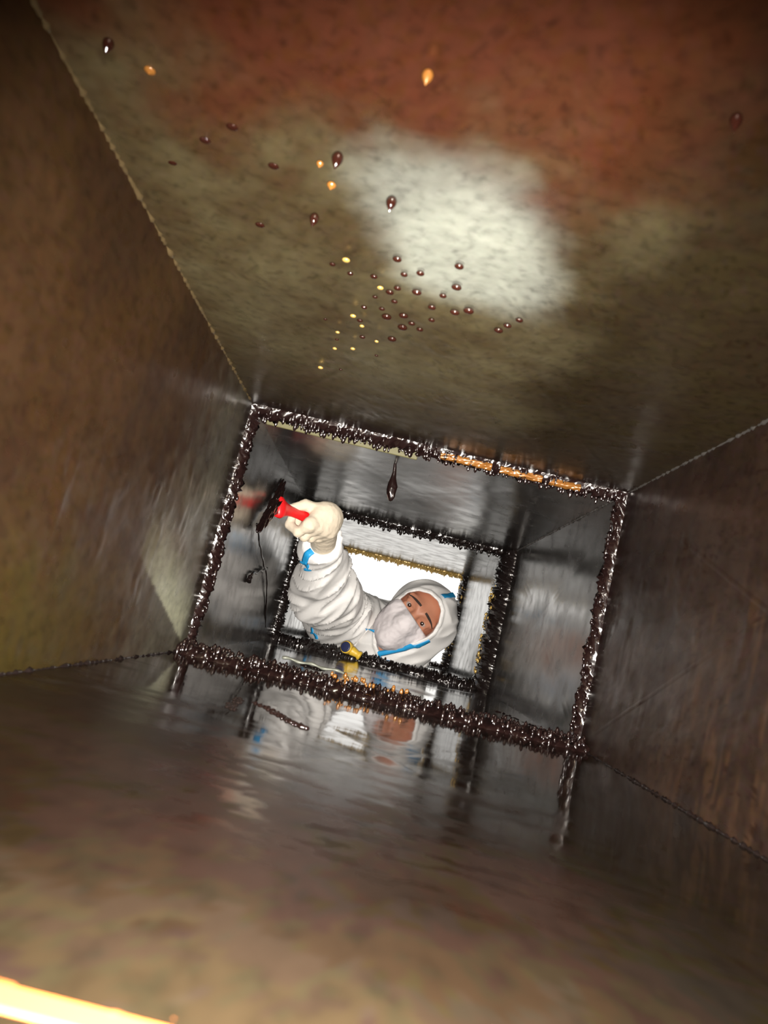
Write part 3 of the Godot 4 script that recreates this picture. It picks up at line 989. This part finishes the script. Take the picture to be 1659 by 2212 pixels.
func tool_end() -> void:
	# a hand tool lying on the second joint: navy end disc with a yellow rim, yellow neck
	var at := Vector3(-0.092, 0.028, -2.095)
	var t := base("hand_tool", at)
	tag(t, "hand tool with round navy end and yellow neck, lying on the joint below the worker", "hand tool")
	var ax := Vector3(-0.45, 0.12, 0.88).normalized()
	var g := Geo.new()
	lathe_into(g, Vector3.ZERO, ax, [[0.0, -0.010], [0.0165, -0.010], [0.0175, -0.006], [0.0175, 0.008], [0.0160, 0.0105], [0.0155, 0.0105], [0.0, 0.0105]], 24)
	obj("end_rim", g.mesh(), M.yellow, t)
	g = Geo.new()
	lathe_into(g, ax * 0.0100, ax, [[0.0, 0.0], [0.0148, 0.0], [0.0148, 0.0022], [0.012, 0.0035], [0.0, 0.0038]], 24)
	obj("end_cap", g.mesh(), M.navy, t)
	g = Geo.new()
	var d := Vector3(0.94, -0.34, 0.10).normalized()
	lathe_into(g, d * 0.013, d, [[0.0, 0.0], [0.0125, 0.0], [0.0135, 0.004], [0.0110, 0.014], [0.0095, 0.021], [0.0125, 0.026], [0.0125, 0.031], [0.0, 0.032]], 20)
	obj("neck", g.mesh(), M.yellow, t)

func added_lamp() -> void:
	# unseen added lamp; its beam stands in for flash light bounced onto the ceiling
	var at := Vector3(-0.030, 0.030, -0.085)
	var aim := (Vector3(-0.036, H, -0.56) - at).normalized()
	var t := base("added_patch_lamp", at)
	tag(t, "small black added lamp on the duct floor, unseen, lighting the bright ceiling patch", "added_lamp")
	var g := Geo.new()
	lathe_into(g, Vector3.ZERO, aim, [[0.0, -0.075], [0.010, -0.075], [0.011, -0.070], [0.011, -0.030], [0.016, -0.014], [0.016, -0.001], [0.014, 0.0], [0.0, 0.0]], 20)
	obj("added_lamp_body", g.mesh(), M.black, t)
	g = Geo.new()
	lathe_into(g, Vector3.ZERO, aim, [[0.0, 0.0003], [0.0125, 0.0003], [0.0125, 0.0012], [0.0, 0.0015]], 20)
	obj("added_lamp_lens", g.mesh(), M.lens, t)
	g = Geo.new()
	box_into(g, Vector3(-0.02, -0.030, 0.030), Vector3(0.02, -0.012, 0.055))
	obj("added_lamp_foot", g.mesh(), M.black, t)

var cam: Transform3D

func _ready() -> void:
	# ---- camera
	cam = Transform3D(Basis(Vector3(0.97201225, 0.23451767, 0.01391603), Vector3(-0.23388431, 0.96040264, 0.15140971), Vector3(0.02214326, -0.15042683, 0.98837313)), Vector3(-0.0354, 0.1043, 0.0))
	var c := Camera3D.new()
	c.name = "camera"
	var at := CameraAttributesPhysical.new()
	at.frustum_focal_length = 12.0 / tan(deg_to_rad(69.32 / 2.0))
	at.frustum_focus_distance = 1.7
	at.exposure_aperture = 7.0
	c.attributes = at
	c.near = 0.01
	c.far = 60.0
	c.transform = cam
	add_child(c)
	c.fov = 69.32
	# ---- sky, lights, exposure
	var we := WorldEnvironment.new()
	we.name = "environment"
	var e := Environment.new()
	e.background_mode = Environment.BG_COLOR
	e.background_color = Color(1.0, 0.99, 0.97)
	e.background_energy_multiplier = 1.7
	e.tonemap_mode = Environment.TONE_MAPPER_LINEAR
	e.tonemap_exposure = 1.0
	e.sdfgi_enabled = true
	e.ssao_enabled = true
	e.ssil_enabled = true
	we.environment = e
	add_child(we)
	var flash := SpotLight3D.new()                        # the camera's flash, beside its lens
	flash.name = "camera_flash"
	flash.transform = Transform3D(cam.basis, cam.origin + cam.basis * Vector3(0.004, -0.016, 0.004))
	flash.rotate_object_local(Vector3.RIGHT, -0.12)
	flash.light_energy = 4.8
	flash.light_color = Color(1.0, 0.975, 0.94)
	flash.light_size = 0.004
	flash.spot_angle = 50.0
	flash.spot_angle_attenuation = 1.0
	flash.spot_range = 12.0
	flash.spot_attenuation = 2.0
	flash.shadow_enabled = true
	add_child(flash)
	var beam := SpotLight3D.new()                         # beam of the added lamp, for the bright ceiling patch
	beam.name = "added_lamp_beam"
	var from := Vector3(-0.030, 0.030, -0.085)
	var to := Vector3(-0.036, H, -0.56)
	beam.transform = Transform3D(Basis(), from).looking_at(to, Vector3.UP)
	beam.position += (to - from).normalized() * 0.004
	beam.light_energy = 1.5
	beam.light_color = Color(1.0, 1.0, 0.95)
	beam.light_size = 0.010
	beam.spot_angle = 7.4
	beam.spot_angle_attenuation = 0.8
	beam.spot_range = 12.0
	beam.spot_attenuation = 2.0
	beam.shadow_enabled = true
	add_child(beam)

	rng.seed = 11
	fn.seed = 2
	fn.frequency = 1.0
	fn.fractal_octaves = 3
	fn2.seed = 5
	fn2.frequency = 1.0
	fn2.fractal_octaves = 2
	fn3.seed = 8
	fn3.frequency = 1.0
	fn3.fractal_octaves = 2
	fn4.seed = 17
	fn4.frequency = 1.0
	fn4.fractal_octaves = 1
	materials()

	# ---- the duct
	for sec in 4:
		var n: int = [24, 160, 72, 40][sec]
		for side in ["floor", "ceiling", "left", "right"]:
			var mat: Material = (M.pool if side == "floor" else M.metal) if sec >= 2 else (M.floor if side == "floor" else (M.ceiling if side == "ceiling" else M.wall))
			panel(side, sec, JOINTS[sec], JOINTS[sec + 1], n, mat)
	var g := Geo.new()
	box_into(g, Vector3(-W / 2 - 0.02, -0.02, 0.78), Vector3(W / 2 + 0.02, H + 0.02, 0.79))
	tag(obj("wall_back", g.mesh(), M.steel), "closed sheet-metal end of the duct behind the camera", "end wall", "", "structure")
	g = Geo.new()
	box_into(g, Vector3(-4, -0.96, -8.5), Vector3(4, -0.86, 2.0))
	tag(obj("ground", g.mesh(), M.concrete), "pale concrete ground outside the open end of the duct", "ground", "", "structure")
	seam("dark lumpy sealant seam where the left wall meets the ceiling, near length", [Vector3(-W / 2, H, -0.19), Vector3(-W / 2, H, -1.15)], 0.0022, M.seam)
	seam("dark seam where the right wall meets the ceiling, near length", [Vector3(W / 2, H, -0.19), Vector3(W / 2, H, -1.15)], 0.002, M.steel)
	seam("dark greasy seam where the left wall meets the floor, near length", [Vector3(-W / 2, 0, -0.19), Vector3(-W / 2, 0, -1.15)], 0.0022, M.tar)
	seam("dark greasy seam where the right wall meets the floor, near length", [Vector3(W / 2, 0, -0.19), Vector3(W / 2, 0, -1.15)], 0.0022, M.tar)
	seam("thin seam where the right wall meets the ceiling, second length", [Vector3(W / 2, H, -1.17), Vector3(W / 2, H, -2.12)], 0.002, M.steel)

	# ---- joints, caked with grease
	joint(1, JOINTS[1], [0.02, 0.02, 0.02, 0.02], [0.003, 0.003, 0.002, 0.003], M.rust, "flanged joint nearest the camera, orange with grease, at the bottom left corner")
	joint(2, JOINTS[2], [0.030, 0.028, 0.085, 0.028], [0.015, 0.014, 0.013, 0.014], M.crust, "middle flanged joint framing the view, thickly caked with glossy brown grease", [0.0, 0.0, 0.026, 0.0])
	joint(3, JOINTS[3], [0.034, 0.115, 0.050, 0.040], [0.015, 0.036, 0.020, 0.020], M.tar, "second flanged joint, black with tar, framing the crawling worker", [0.0, 0.015, 0.008, 0.0])
	joint(4, JOINTS[4], [0.030, 0.060, 0.040, 0.040], [0.015, 0.024, 0.016, 0.016], M.tar, "farthest flanged joint at the bright open end, crusted golden")
	var f2: Node3D = get_node("duct_flange_001")
	for span: Array in [[0.005, 0.088], [0.102, 0.170], [0.182, 0.232]]:
		var ag := Geo.new()
		crust_into(ag, Vector3(span[0], H - 0.010, 0.011), Vector3(span[1], H - 0.010, 0.011), Vector3(0, -0.35, 1).normalized(), 0.012, 0.006, span[0] * 50.0, 1.1)
		obj("amber_grease", ag.mesh(), M.amber, f2).set_meta("label", "golden strip of clear grease on the top bar")
	patches("amber_grease", f2, Vector3(-0.085, 0.015, 0.035), Vector3(0.06, 0.015, 0.035), Vector3(0, 0.6, 1).normalized(), 0.020, 0.006, 34, 0.0036, M.amber)
	var f3: Node3D = get_node("duct_flange_002")
	patches("amber_grease", f3, Vector3(W / 2 - 0.034, 0.05, 0.02), Vector3(W / 2 - 0.034, H - 0.10, 0.02), Vector3(-1, 0, 0), 0.05, 0.006, 46, 0.0045, M.gold)
	var gk := Geo.new()
	box_into(gk, Vector3(-0.285, H - 0.019, -0.026), Vector3(-0.03, H - 0.004, -0.022))
	obj("gasket", gk.mesh(), M.gasket, f2).set_meta("label", "pale yellowish gasket edge behind the top bar")

	# ---- things
	worker()
	scraper()
	stalactite()
	tool_end()
	scraps()
	runs()
	droplets()
	added_lamp()
